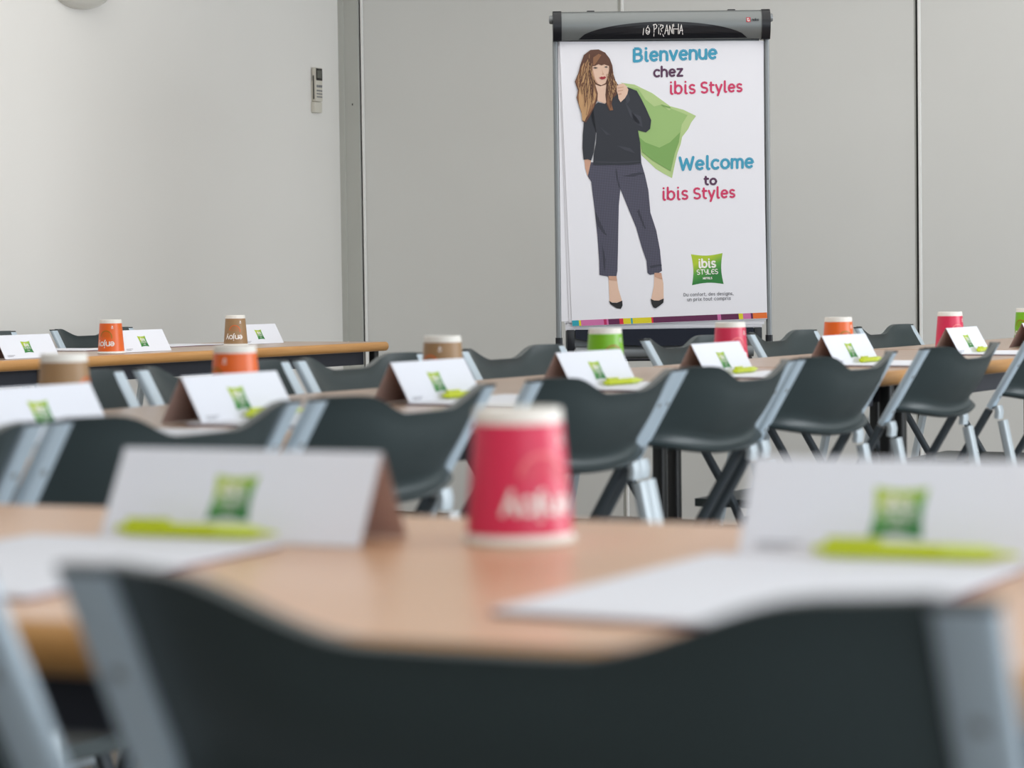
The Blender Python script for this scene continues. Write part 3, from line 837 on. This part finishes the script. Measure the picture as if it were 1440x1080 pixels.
# little scribble before the word
sts += [[(x-.045, z+zt0) for x, z in arc(0, .012, .006, .011, 0, 360, 10)], [(-.060, zt0), (-.058, zt0+.020)], [(-.049, zt0+.004), (-.040, zt0+.010), (-.050, zt0+.013)], [(-.046, zt0+.024), (-.044, zt0+.028)]]
V, Fc = ribbon_tris(sts, .0010, 5); bm = bmesh.new(); vv = [bm.verts.new((x, face_y(z)-.0022-h, z)) for x, z, h in V]
for f in Fc: bm.faces.new([vv[q_] for q_ in f])
obj('lettering', bm, 'ink_white', hd, smooth=False)
bm = bmesh.new(); zz = hz+.012; box(bm, .268, .281, face_y(zz)-.0012, face_y(zz)-.0002, zz-.007, zz+.008); obj('emblem', bm, 'logo_red', hd, smooth=False)
bm = bmesh.new(); V, Fc = ribbon_tris([[(.2765, zz+.004), (.271, zz+.005), (.272, zz-.003), (.2775, zz-.004), (.276, zz+.001)]], .0009, 5)
vv = [bm.verts.new((x, face_y(zz)-.0018-h, z)) for x, z, h in V]
for f in Fc: bm.faces.new([vv[q_] for q_ in f])
obj('emblem_mark', bm, 'ink_white', hd, smooth=False)
st, wd = text_strokes('nobo', .25); k = .021/wd
V, Fc = ribbon_tris([[(.286+x*k, zz-.003+y*k) for x, y in s] for s in st], .0009, 5)
bm = bmesh.new(); vv = [bm.verts.new((x, face_y(zz)-.0018-h, z)) for x, z, h in V]
for f in Fc: bm.faces.new([vv[q_] for q_ in f])
obj('maker_lettering', bm, 'headblack', hd, smooth=False)
for s in (-1, 1):
    bm = bmesh.new()
    out = [(y*1.06-.001, hz + (z-hz)*1.05) for y, z in prof]
    x0, x1 = (s*.318, s*.345)
    ring_loft(bm, [[(x, y, z) for y, z in out] for x in (x0, x1)]); bmesh.ops.recalc_face_normals(bm, faces=bm.faces[:])
    obj('header_end_cap', bm, 'headblack', fc, angle=50)
    bm = bmesh.new(); lathe(bm, [(.0135, 0), (.0135, .007), (.011, .011), (.0002, .012)], 20, cap0=True)
    for v in bm.verts: x, y, z = v.co; v.co = (s*(.345+z), y-.012, hz+.022+x)
    bmesh.ops.recalc_face_normals(bm, faces=bm.faces[:])
    obj('knob', bm, 'poleg', fc)
    bm = bmesh.new(); xp = s*.224; box(bm, xp-.012, xp+.012, -.022, -.004, hz+hh-.002, hz+hh+.004, .001); obj('clamp_tab', bm, 'headblack', fc)
# backing board, side poles, tray
z_tray = pu_(935, 484)[1]
bm = bmesh.new(); box(bm, -.315, .315, .006, .014, z_tray-.01, hz-hh+.01); obj('backing_board', bm, 'poleg', fc, smooth=False)
for s in (-1, 1):
    bm = bmesh.new()
    xp = s*.337
    tube(bm, [(xp, .0, pu_(935, 472)[1]), (xp, .0, hz-hh+.01)], .017, .020, .005); obj('side_pole', bm, 'poleg', fc)
    bm = bmesh.new(); tube(bm, [(xp, 0, pu_(935, 483)[1]), (xp, 0, pu_(935, 472)[1])], .022, .026, .005); obj('pole_end', bm, 'headblack', fc)
    bm = bmesh.new(); box(bm, s*.300-.012, s*.300+.012, -.020, .010, pu_(935, 492)[1], pu_(935, 461)[1], .001); obj('tray_bracket', bm, 'headblack', fc)
bm = bmesh.new()   # curved dark tray face
N = 20; A, B = [], []
for i in range(N+1):
    s = -1+2*i/N; x = s*.285; zt = pu_(935, 461)[1]; zb_ = pu_(935, 473+12*(1-s*s)**.8)[1]
    A.append((x, -.018-.010*(1-s*s), zt)); B.append((x, -.030-.012*(1-s*s), zb_))
for dy in (0, .012):
    va = [bm.verts.new((p[0], p[1]+dy, p[2])) for p in A]; vb = [bm.verts.new((p[0], p[1]+dy, p[2])) for p in B]
    for i in range(N): bm.faces.new((va[i], va[i+1], vb[i+1], vb[i]))
obj('tray_face', bm, 'traynavy', fc)
bm = bmesh.new(); zt = pu_(935, 493)[1]
tube(bm, [(-.285, -.004, zt), (.285, -.004, zt)], .040, .036, .015, xaxis=Vector((0, 0, 1))); obj('pen_tray', bm, 'poleg', fc)
bm = bmesh.new(); box(bm, -.28, .28, -.016, .016, zt-.030, zt-.0205, .002); obj('tray_base', bm, 'headblack', fc)
# star-shaped foot with column
bm = bmesh.new(); tube(bm, [(0, .035, .06), (0, .035, zt+.3)], .045, .03, .008); col = obj('column', bm, 'poleg', fc)
for ang in (35, 145, 215, 325):
    bm = bmesh.new(); a = math.radians(ang); ex, ey = .38*math.cos(a), .035+.38*math.sin(a)
    tube(bm, [(0, .035, .075), (ex*.6, .035+(ey-.035)*.6, .062), (ex, ey, .030)], .032, .022, .008, xaxis=Vector((0, 0, 1)).cross(Vector((math.cos(a), math.sin(a), 0))))
    lg = obj('foot', bm, 'headblack', fc)
    bm = bmesh.new(); lathe(bm, [(.012, 0), (.018, .002), (.018, .014), (.012, .016)], 14, cap0=True, cap1=True)
    for v in bm.verts: v.co = v.co + Vector((ex, ey, .0))
    obj('castor', bm, 'cap', lg)

# ------------------------------------------------------------------ paper pad with the printed welcome page
pp = thing('flip_chart_pad', 'welcome poster pad with a printed woman holding a green cushion, on the easel', 'flip chart pad', (FX, FY, 0), math.radians(1.5))
def sheet(name, corners, y, parent, m='sheet', th=.0006, bow=0.0, nx=10, ny=12):
    """corners TL TR BR BL in measured coordinates; bow lifts the lower left part forward"""
    TL, TR, BR, BL = [Vector(pu_(*c)) for c in corners]
    bm = bmesh.new()
    g = []
    for i in range(nx+1):
        row = []
        for j in range(ny+1):
            s, t_ = i/nx, j/ny
            p = (TL.lerp(TR, s)).lerp(BL.lerp(BR, s), t_)
            row.append(bm.verts.new((p.x, y - bow*t_**2*(1-s)**2, p.y)))
        g.append(row)
    for i in range(nx):
        for j in range(ny): bm.faces.new((g[i][j], g[i][j+1], g[i+1][j+1], g[i+1][j]))
    return obj(name, bm, m, parent, smooth=True)
YF = -.0145
backs = [[(786.5, 60), (1077, 58), (1076, 461), (799, 464)], [(787, 60), (1077, 58), (1076, 458), (801, 461)],
         [(787, 60), (1076, 58), (1079, 455), (797, 453)], [(788, 60), (1076, 58), (1081, 450), (793, 451)], [(789, 60), (1075, 58), (1082, 448), (804, 452.5)]]
for i, c in enumerate(backs): sheet('sheet', c, -.003 - i*.0022, pp)
page = sheet('front_sheet', [(790, 60), (1073, 58), (1083, 447), (808, 458)], YF, pp)
from mathutils.geometry import tessellate_polygon
def flat(name, polys, parent):
    """polys: list of (material, points in measured px, layer)"""
    mats = []; bm = bmesh.new()
    for m, pts, layer in polys:
        if m not in mats: mats.append(m)
        vv = []; flatp = []
        for (x, y) in pts:
            u, v = pu_(x, y); vv.append(bm.verts.new((u, YF - .0005*layer, v))); flatp.append(Vector((u*100, v*100, 0)))
        for a, b, c in tessellate_polygon([flatp]):
            cr = (flatp[b]-flatp[a]).cross(flatp[c]-flatp[a]).z
            if cr < 0: b, c = c, b      # facing -Y
            try: f = bm.faces.new((vv[a], vv[b], vv[c]))
            except ValueError: continue
            f.material_index = mats.index(m)
    return obj(name, bm, mats, parent, smooth=False)
cA_ = lambda pts: [(800+x/5.4, 60+y/5.4) for x, y in pts]
cC_ = lambda pts: [(820+x/5.14, 230+y/5.14) for x, y in pts]
c5_ = lambda pts: [(760+x/4.0, y/4.0) for x, y in pts]
fig = []
fig.append(('pil_l', c5_([(462, 468), (540, 478), (640, 526), (740, 598), (815, 618), (886, 652), (858, 690), (842, 725), (808, 770), (800, 810), (782, 860), (768, 920), (752, 1000), (705, 975), (660, 948), (580, 872), (555, 760), (540, 600), (520, 500)]), 1))
fig.append(('pil_m', c5_([(500, 492), (560, 500), (650, 552), (748, 612), (838, 648), (806, 700), (798, 745), (775, 800), (765, 860), (744, 962), (690, 930), (640, 900), (585, 855), (560, 740), (560, 600)]), 2))
fig.append(('pil_d', c5_([(798, 742), (790, 800), (768, 860), (744, 962), (690, 930), (640, 900), (585, 855), (566, 770), (600, 800), (680, 830), (740, 800)]), 3))
fig.append(('pil_l', c5_([(560, 500), (650, 552), (748, 612), (735, 622), (690, 590), (650, 600), (600, 560)]), 3))
fig.append(('pil_d', c5_([(690, 588), (740, 602), (745, 612), (700, 600)]), 4))
fig.append(('skin_d', cA_([(133, 880), (185, 886), (182, 935), (168, 985), (172, 1035), (156, 1005), (140, 950)]), 2))
fig.append(('trousers', cC_([(72, -10), (435, -10), (462, 80), (487, 190), (502, 350), (545, 480), (572, 620), (587, 770), (560, 788), (500, 800), (482, 785), (475, 700), (440, 600), (400, 460), (350, 340), (285, 182), (274, 300), (271, 450), (268, 640), (265, 770), (258, 808), (200, 812), (135, 800), (133, 700), (120, 520), (100, 330), (80, 180), (75, 130), (50, 90)]), 3))
for pts in ([(100, 330), (150, 440), (190, 520), (160, 500), (118, 440)], [(255, 30), (272, 120), (285, 182), (270, 160), (248, 60)], [(300, 90), (420, 60), (455, 70), (380, 92)], [(500, 735), (582, 722), (585, 736), (505, 750)], [(150, 560), (180, 690), (170, 790), (160, 700)], [(420, 330), (470, 470), (455, 460), (405, 340)]):
    fig.append(('trousers_f', cC_(pts), 4))
fig.append(('skin', cC_([(200, 808), (258, 808), (272, 900), (300, 992), (255, 1000), (208, 996), (204, 900)]), 2))
fig.append(('skin', cC_([(532, 785), (582, 785), (597, 860), (600, 985), (555, 988), (508, 980), (528, 880)]), 2))
fig.append(('skin_d', cC_([(200, 808), (258, 808), (262, 840), (202, 835)]), 4))
fig.append(('skin_d', cC_([(532, 785), (582, 785), (590, 830), (532, 810)]), 4))
fig.append(('shoe', cC_([(205, 985), (225, 1000), (262, 1002), (300, 985), (302, 1020), (290, 1044), (262, 1040), (232, 1022), (212, 1008)]), 5))
fig.append(('shoe', cC_([(505, 972), (530, 984), (565, 985), (600, 970), (597, 1000), (570, 1022), (542, 1040), (525, 1034), (512, 1008)]), 5))
fig.append(('sweater', cA_([(200, 490), (235, 455), (290, 468), (325, 420), (360, 330), (385, 320), (470, 345), (530, 368), (565, 430), (600, 500), (640, 590), (632, 655), (600, 682), (540, 665), (556, 760), (566, 915), (480, 925), (390, 928), (200, 928), (205, 850), (222, 760), (226, 690), (190, 600), (180, 540)]), 5))
fig.append(('sweater', cA_([(200, 490), (150, 560), (130, 610), (122, 700), (120, 800), (128, 888), (160, 884), (186, 894), (205, 830), (218, 730), (222, 670), (215, 600)]), 5))
for pts in ([(440, 450), (520, 560), (560, 610), (540, 620), (480, 560)], [(380, 780), (480, 800), (520, 840), (440, 815)], [(250, 640), (330, 700), (300, 700)], [(220, 900), (390, 905), (560, 895), (560, 902), (390, 915), (215, 908)], [(490, 530), (560, 560), (575, 640), (540, 630), (500, 580)], [(460, 360), (480, 440), (455, 470), (445, 430)]):
    fig.append(('sweater_f', cA_(pts), 6))
fig.append(('skin', cA_([(205, 300), (300, 300), (305, 400), (298, 455), (288, 466), (262, 455), (235, 448), (225, 400)]), 6))
fig.append(('hair_d', cA_([(180, 62), (240, 58), (290, 82), (325, 128), (345, 180), (352, 240), (368, 290), (388, 325), (378, 400), (350, 420), (340, 470), (352, 515), (325, 520), (300, 470), (292, 400), (300, 320), (255, 335), (215, 320), (235, 390), (232, 440), (205, 500), (178, 555), (145, 608), (120, 600), (112, 540), (92, 480), (75, 420), (86, 370), (62, 300), (90, 230), (105, 170), (130, 100)]), 7))
fig.append(('hair_m', cA_([(105, 190), (150, 150), (165, 230), (185, 290), (215, 330), (228, 400), (205, 490), (160, 560), (120, 595), (112, 540), (94, 480), (78, 420), (90, 370), (70, 300), (92, 235)]), 8))
fig.append(('hair_l', cA_([(100, 330), (150, 350), (185, 400), (180, 470), (160, 540), (135, 600), (118, 590), (112, 530), (92, 470), (90, 400)]), 9))
fig.append(('hair_l', cA_([(205, 350), (222, 400), (212, 450), (190, 480), (196, 420)]), 9))
fig.append(('hair_m', cA_([(325, 300), (350, 330), (345, 400), (325, 440), (345, 490), (352, 515), (328, 515), (305, 460), (312, 380)]), 8))
fig.append(('hair_l', cA_([(340, 330), (362, 350), (350, 400), (332, 430)]), 9))
fig.append(('skin', cA_([(190, 180), (194, 230), (206, 285), (228, 315), (262, 328), (292, 312), (310, 268), (320, 215), (318, 160), (250, 130), (200, 150)]), 8))
fig.append(('skin_d', cA_([(190, 180), (194, 230), (206, 285), (228, 315), (240, 318), (215, 280), (202, 220)]), 9))
fig.append(('skin_d', cA_([(264, 200), (272, 240), (262, 246), (282, 248), (276, 236)]), 9))
fig.append(('hair_d', cA_([(170, 230), (178, 160), (200, 100), (245, 80), (295, 100), (325, 145), (322, 182), (300, 176), (284, 170), (262, 178), (240, 168), (215, 182), (196, 184), (188, 215)]), 10))
fig.append(('hair_m', cA_([(200, 120), (240, 92), (262, 100), (230, 150), (208, 178), (198, 180)]), 11))
fig.append(('eye', cA_([(198, 198), (214, 190), (236, 196), (216, 204)]), 11)); fig.append(('eye', cA_([(282, 190), (298, 184), (312, 190), (298, 197)]), 11))
fig.append(('lips', cA_([(246, 272), (262, 262), (274, 265), (286, 260), (298, 268), (284, 282), (268, 285), (254, 280)]), 11))
fig.append(('skin', cA_([(378, 332), (400, 318), (430, 314), (448, 330), (466, 360), (458, 395), (440, 425), (408, 455), (392, 430), (388, 400), (378, 372)]), 8))
fig.append(('skin_d', cA_([(384, 345), (430, 338), (430, 343), (386, 352)]), 9)); fig.append(('skin_d', cA_([(384, 368), (428, 362), (426, 368), (386, 375)]), 9))
fig.append(('skin_d', cA_([(388, 392), (414, 386), (414, 398), (392, 400)]), 9))
flat('printed_figure', fig, page)
rs = random.Random(7)
def strands(name, m, n, layer, starts, seedx=0):
    V, Fc = [], []
    for i in range(n):
        (xa, ya), (xb, yb) = rs.choice(starts)
        t0 = rs.random()*.35; t1 = t0 + .35 + rs.random()*.3; ph = rs.random()*6; am = 5 + rs.random()*5; off = rs.uniform(-20, 20)
        st = []
        for k in range(9):
            t_ = min(1, t0 + (t1-t0)*k/8)
            st.append((800+(xa+(xb-xa)*t_ + off*math.sin(PI*min(1, t_+.15)) + am*math.sin(ph+t_*11))/5.4, 60+(ya+(yb-ya)*t_)/5.4))
        v, f = ribbon_tris([st], .22 + .16*rs.random(), 5); o = len(V); V += v; Fc += [tuple(q_+o for q_ in ff) for ff in f]
    bm = bmesh.new(); vv = []
    for (x, y, h) in V:
        u, v = pu_(x, y); vv.append(bm.verts.new((u, YF-.0005*layer-h, v)))
    for f in Fc: bm.faces.new([vv[q_] for q_ in f])
    return obj(name, bm, m, page, smooth=False, kind='stuff')
hs = [((175, 90), (95, 480)), ((165, 120), (125, 580)), ((180, 150), (150, 570)), ((170, 170), (190, 520)), ((175, 200), (210, 470)), ((130, 160), (85, 420)), ((325, 190), (355, 430)), ((320, 240), (335, 500)), ((335, 250), (370, 390))]
strands('printed_hair_strands', 'hair_l', 80, 12, hs)
strands('printed_hair_strands', 'hair_d', 44, 13, hs)
# coloured strip along the foot of the page
seg = [('st_teal', 808.5, 818), ('st_yel', 818, 821), ('st_pink', 821, 853), ('st_mag', 853, 857), ('st_pink', 857, 859.5), ('st_pur', 859.5, 875), ('st_red', 875, 880.5), ('st_yel', 880.5, 891),
       ('st_teal', 891, 893.5), ('st_yel', 893.5, 920), ('st_red', 920, 922.5), ('st_pur', 922.5, 1013), ('st_pink', 1013, 1018), ('st_pur', 1018, 1043), ('st_yel', 1043, 1049), ('st_pink', 1049, 1060), ('st_pur', 1060, 1063), ('st_or', 1063, 1083)]
def sy(x): return 449.6 + (x-808)*(438.3-449.6)/(1083-808)
flat('colour_strip', [(m, [(x0-.8, sy(x0)), (x1-.8, sy(x1)), (x1, sy(x1)+8), (x0, sy(x0)+8)], 1) for m, x0, x1 in seg], page)
def page_text(s, x0, x1, yb0, yb1, hw, m, name='lettering', layer=2, gap=.34, vs_=1.0):
    if s == 'ibis Styles':
        f = lambda x: yb0 + (yb1-yb0)*(x-x0)/(x1-x0)
        xa = x0 + (x1-x0)*.345; xb = x0 + (x1-x0)*.435
        page_text('ibis', x0, xa, f(x0), f(xa), hw, m, name, layer, gap, vs_)
        return page_text('Styles', xb, x1, f(xb), f(x1), hw, m, name, layer, gap, vs_)
    st, wd = text_strokes(s, gap); k = (x1-x0)/wd
    sl = (yb1-yb0)/(x1-x0)
    st = [[(x0 + x*k, yb0 + sl*x*k - y*k*vs_) for x, y in q_] for q_ in st]
    V, Fc = ribbon_tris(st, hw, 8); bm = bmesh.new(); vv = []
    for (x, y, h) in V:
        u, v = pu_(x, y); vv.append(bm.verts.new((u, YF-.0005*layer-h, v)))
    for f in Fc: bm.faces.new([vv[q_] for q_ in f])
    return obj(name, bm, m, page, smooth=False)
page_text('Bienvenue', 894.5, 1009.5, 87.0, 82.5, 1.95, 't_blue', vs_=1.0)
page_text('chez', 922.5, 962, 108.5, 107, 1.5, 't_purple', vs_=.95)
page_text('ibis Styles', 945, 1045.5, 132.5, 128.5, 1.45, 't_red', vs_=1.0)
page_text('Welcome', 959, 1061.5, 238.5, 234.5, 1.9, 't_blue', vs_=.98)
page_text('to', 994, 1010, 259, 258.5, 1.5, 't_purple', vs_=.85)
page_text('ibis Styles', 935, 1036, 280.5, 276.5, 1.45, 't_red', vs_=1.0)
page_text('Du confort, des designs,', 965, 1035, 415.5, 413.5, .42, 'ink_grey', 'small_lettering', gap=.4)
page_text('un prix tout compris', 970, 1031, 422.3, 420.3, .42, 'ink_grey', 'small_lettering', gap=.4)
def to3(x, y, lift):
    u, v = pu_(998 + 0, 377.5)
    a = math.radians(1.4); return Vector((u + x*math.cos(a) - y*math.sin(a), YF - lift, v + x*math.sin(a) + y*math.cos(a)))
lo, bm = logo_meshes(page, to3, 44.5/K, 43.5/K)
obj('logo_lettering', bm, 'ink_white', page, smooth=False)

# ------------------------------------------------------------------ remote control in its wall holder
def wall_frame(t, z): return tq(t, Q_WALL, z)
tr = 9.737*C2 + (-.081*9.737)*S2
rm = thing('air_conditioner_remote', 'cream air conditioner remote control in a holder on the white wall', 'remote control', tq(tr+.010, Q_WALL, 1.711), rz_t2)
# local x along the wall (t), local -y away from the wall
def rbox(name, x0, x1, d0, d1, z0, z1, m, parent, bev=.002):
    bm = bmesh.new(); box(bm, x0, x1, -d1, -d0, z0, z1, bev); return obj(name, bm, m, parent)
hold = rbox('holder', -.027, .027, 0, .019, -.088, -.045, 'rem_body', rm, .004)
rbox('holder_back', -.022, .022, 0, .004, -.045, .04, 'rem_body', rm, .001)
body = rbox('body', -.024, .024, .0045, .024, -.044, .092, 'rem_body', rm, .005)
win = rbox('display_window', -.021, .021, .0242, .0252, .040, .088, 'rem_dark', body, .0003)
rbox('display', -.015, .015, .0256, .026, .050, .080, 'rem_lcd', body, .0001)
for zz_, hgt in ((.012, .010), (-.004, .006), (-.016, .005), (-.028, .005)):
    for k in range(3):
        rbox('button', -.019+k*.0135, -.008+k*.0135, .0242, .0256, zz_, zz_+hgt, 'rem_btn', body, .0008)
rbox('side_slot', -.0246, -.0240, .010, .016, -.035, .06, 'rem_dark', body, .0001)

# ------------------------------------------------------------------ wall lamp, half bowl of ribbed glass
tl = 8.50*C2 + (-.177*8.50)*S2
sconce = thing('wall_lamp', 'white ribbed half-bowl wall lamp cut by the top edge', 'lamp', tq(tl, Q_WALL, 1.905), rz_t2)
bm = bmesh.new(); NR, NA = 44, 24
rows = []
for j in range(NR+1):
    s = j/NR; a = s*PI/2
    r = .155*math.sin(a)**.9 + .0022*math.cos(j*PI) ; z = .105*(1-math.cos(a))
    rows.append([bm.verts.new((r*math.cos(PI*k/NA), -r*.75*math.sin(PI*k/NA)-.001, z)) for k in range(NA+1)])
for j in range(NR):
    for k in range(NA): bm.faces.new((rows[j][k], rows[j][k+1], rows[j+1][k+1], rows[j+1][k]))
obj('bowl', bm, 'glass', sconce, angle=80)
bm = bmesh.new(); box(bm, -.06, .06, -.012, 0, .02, .10, .003); obj('wall_plate', bm, 'alu', sconce)
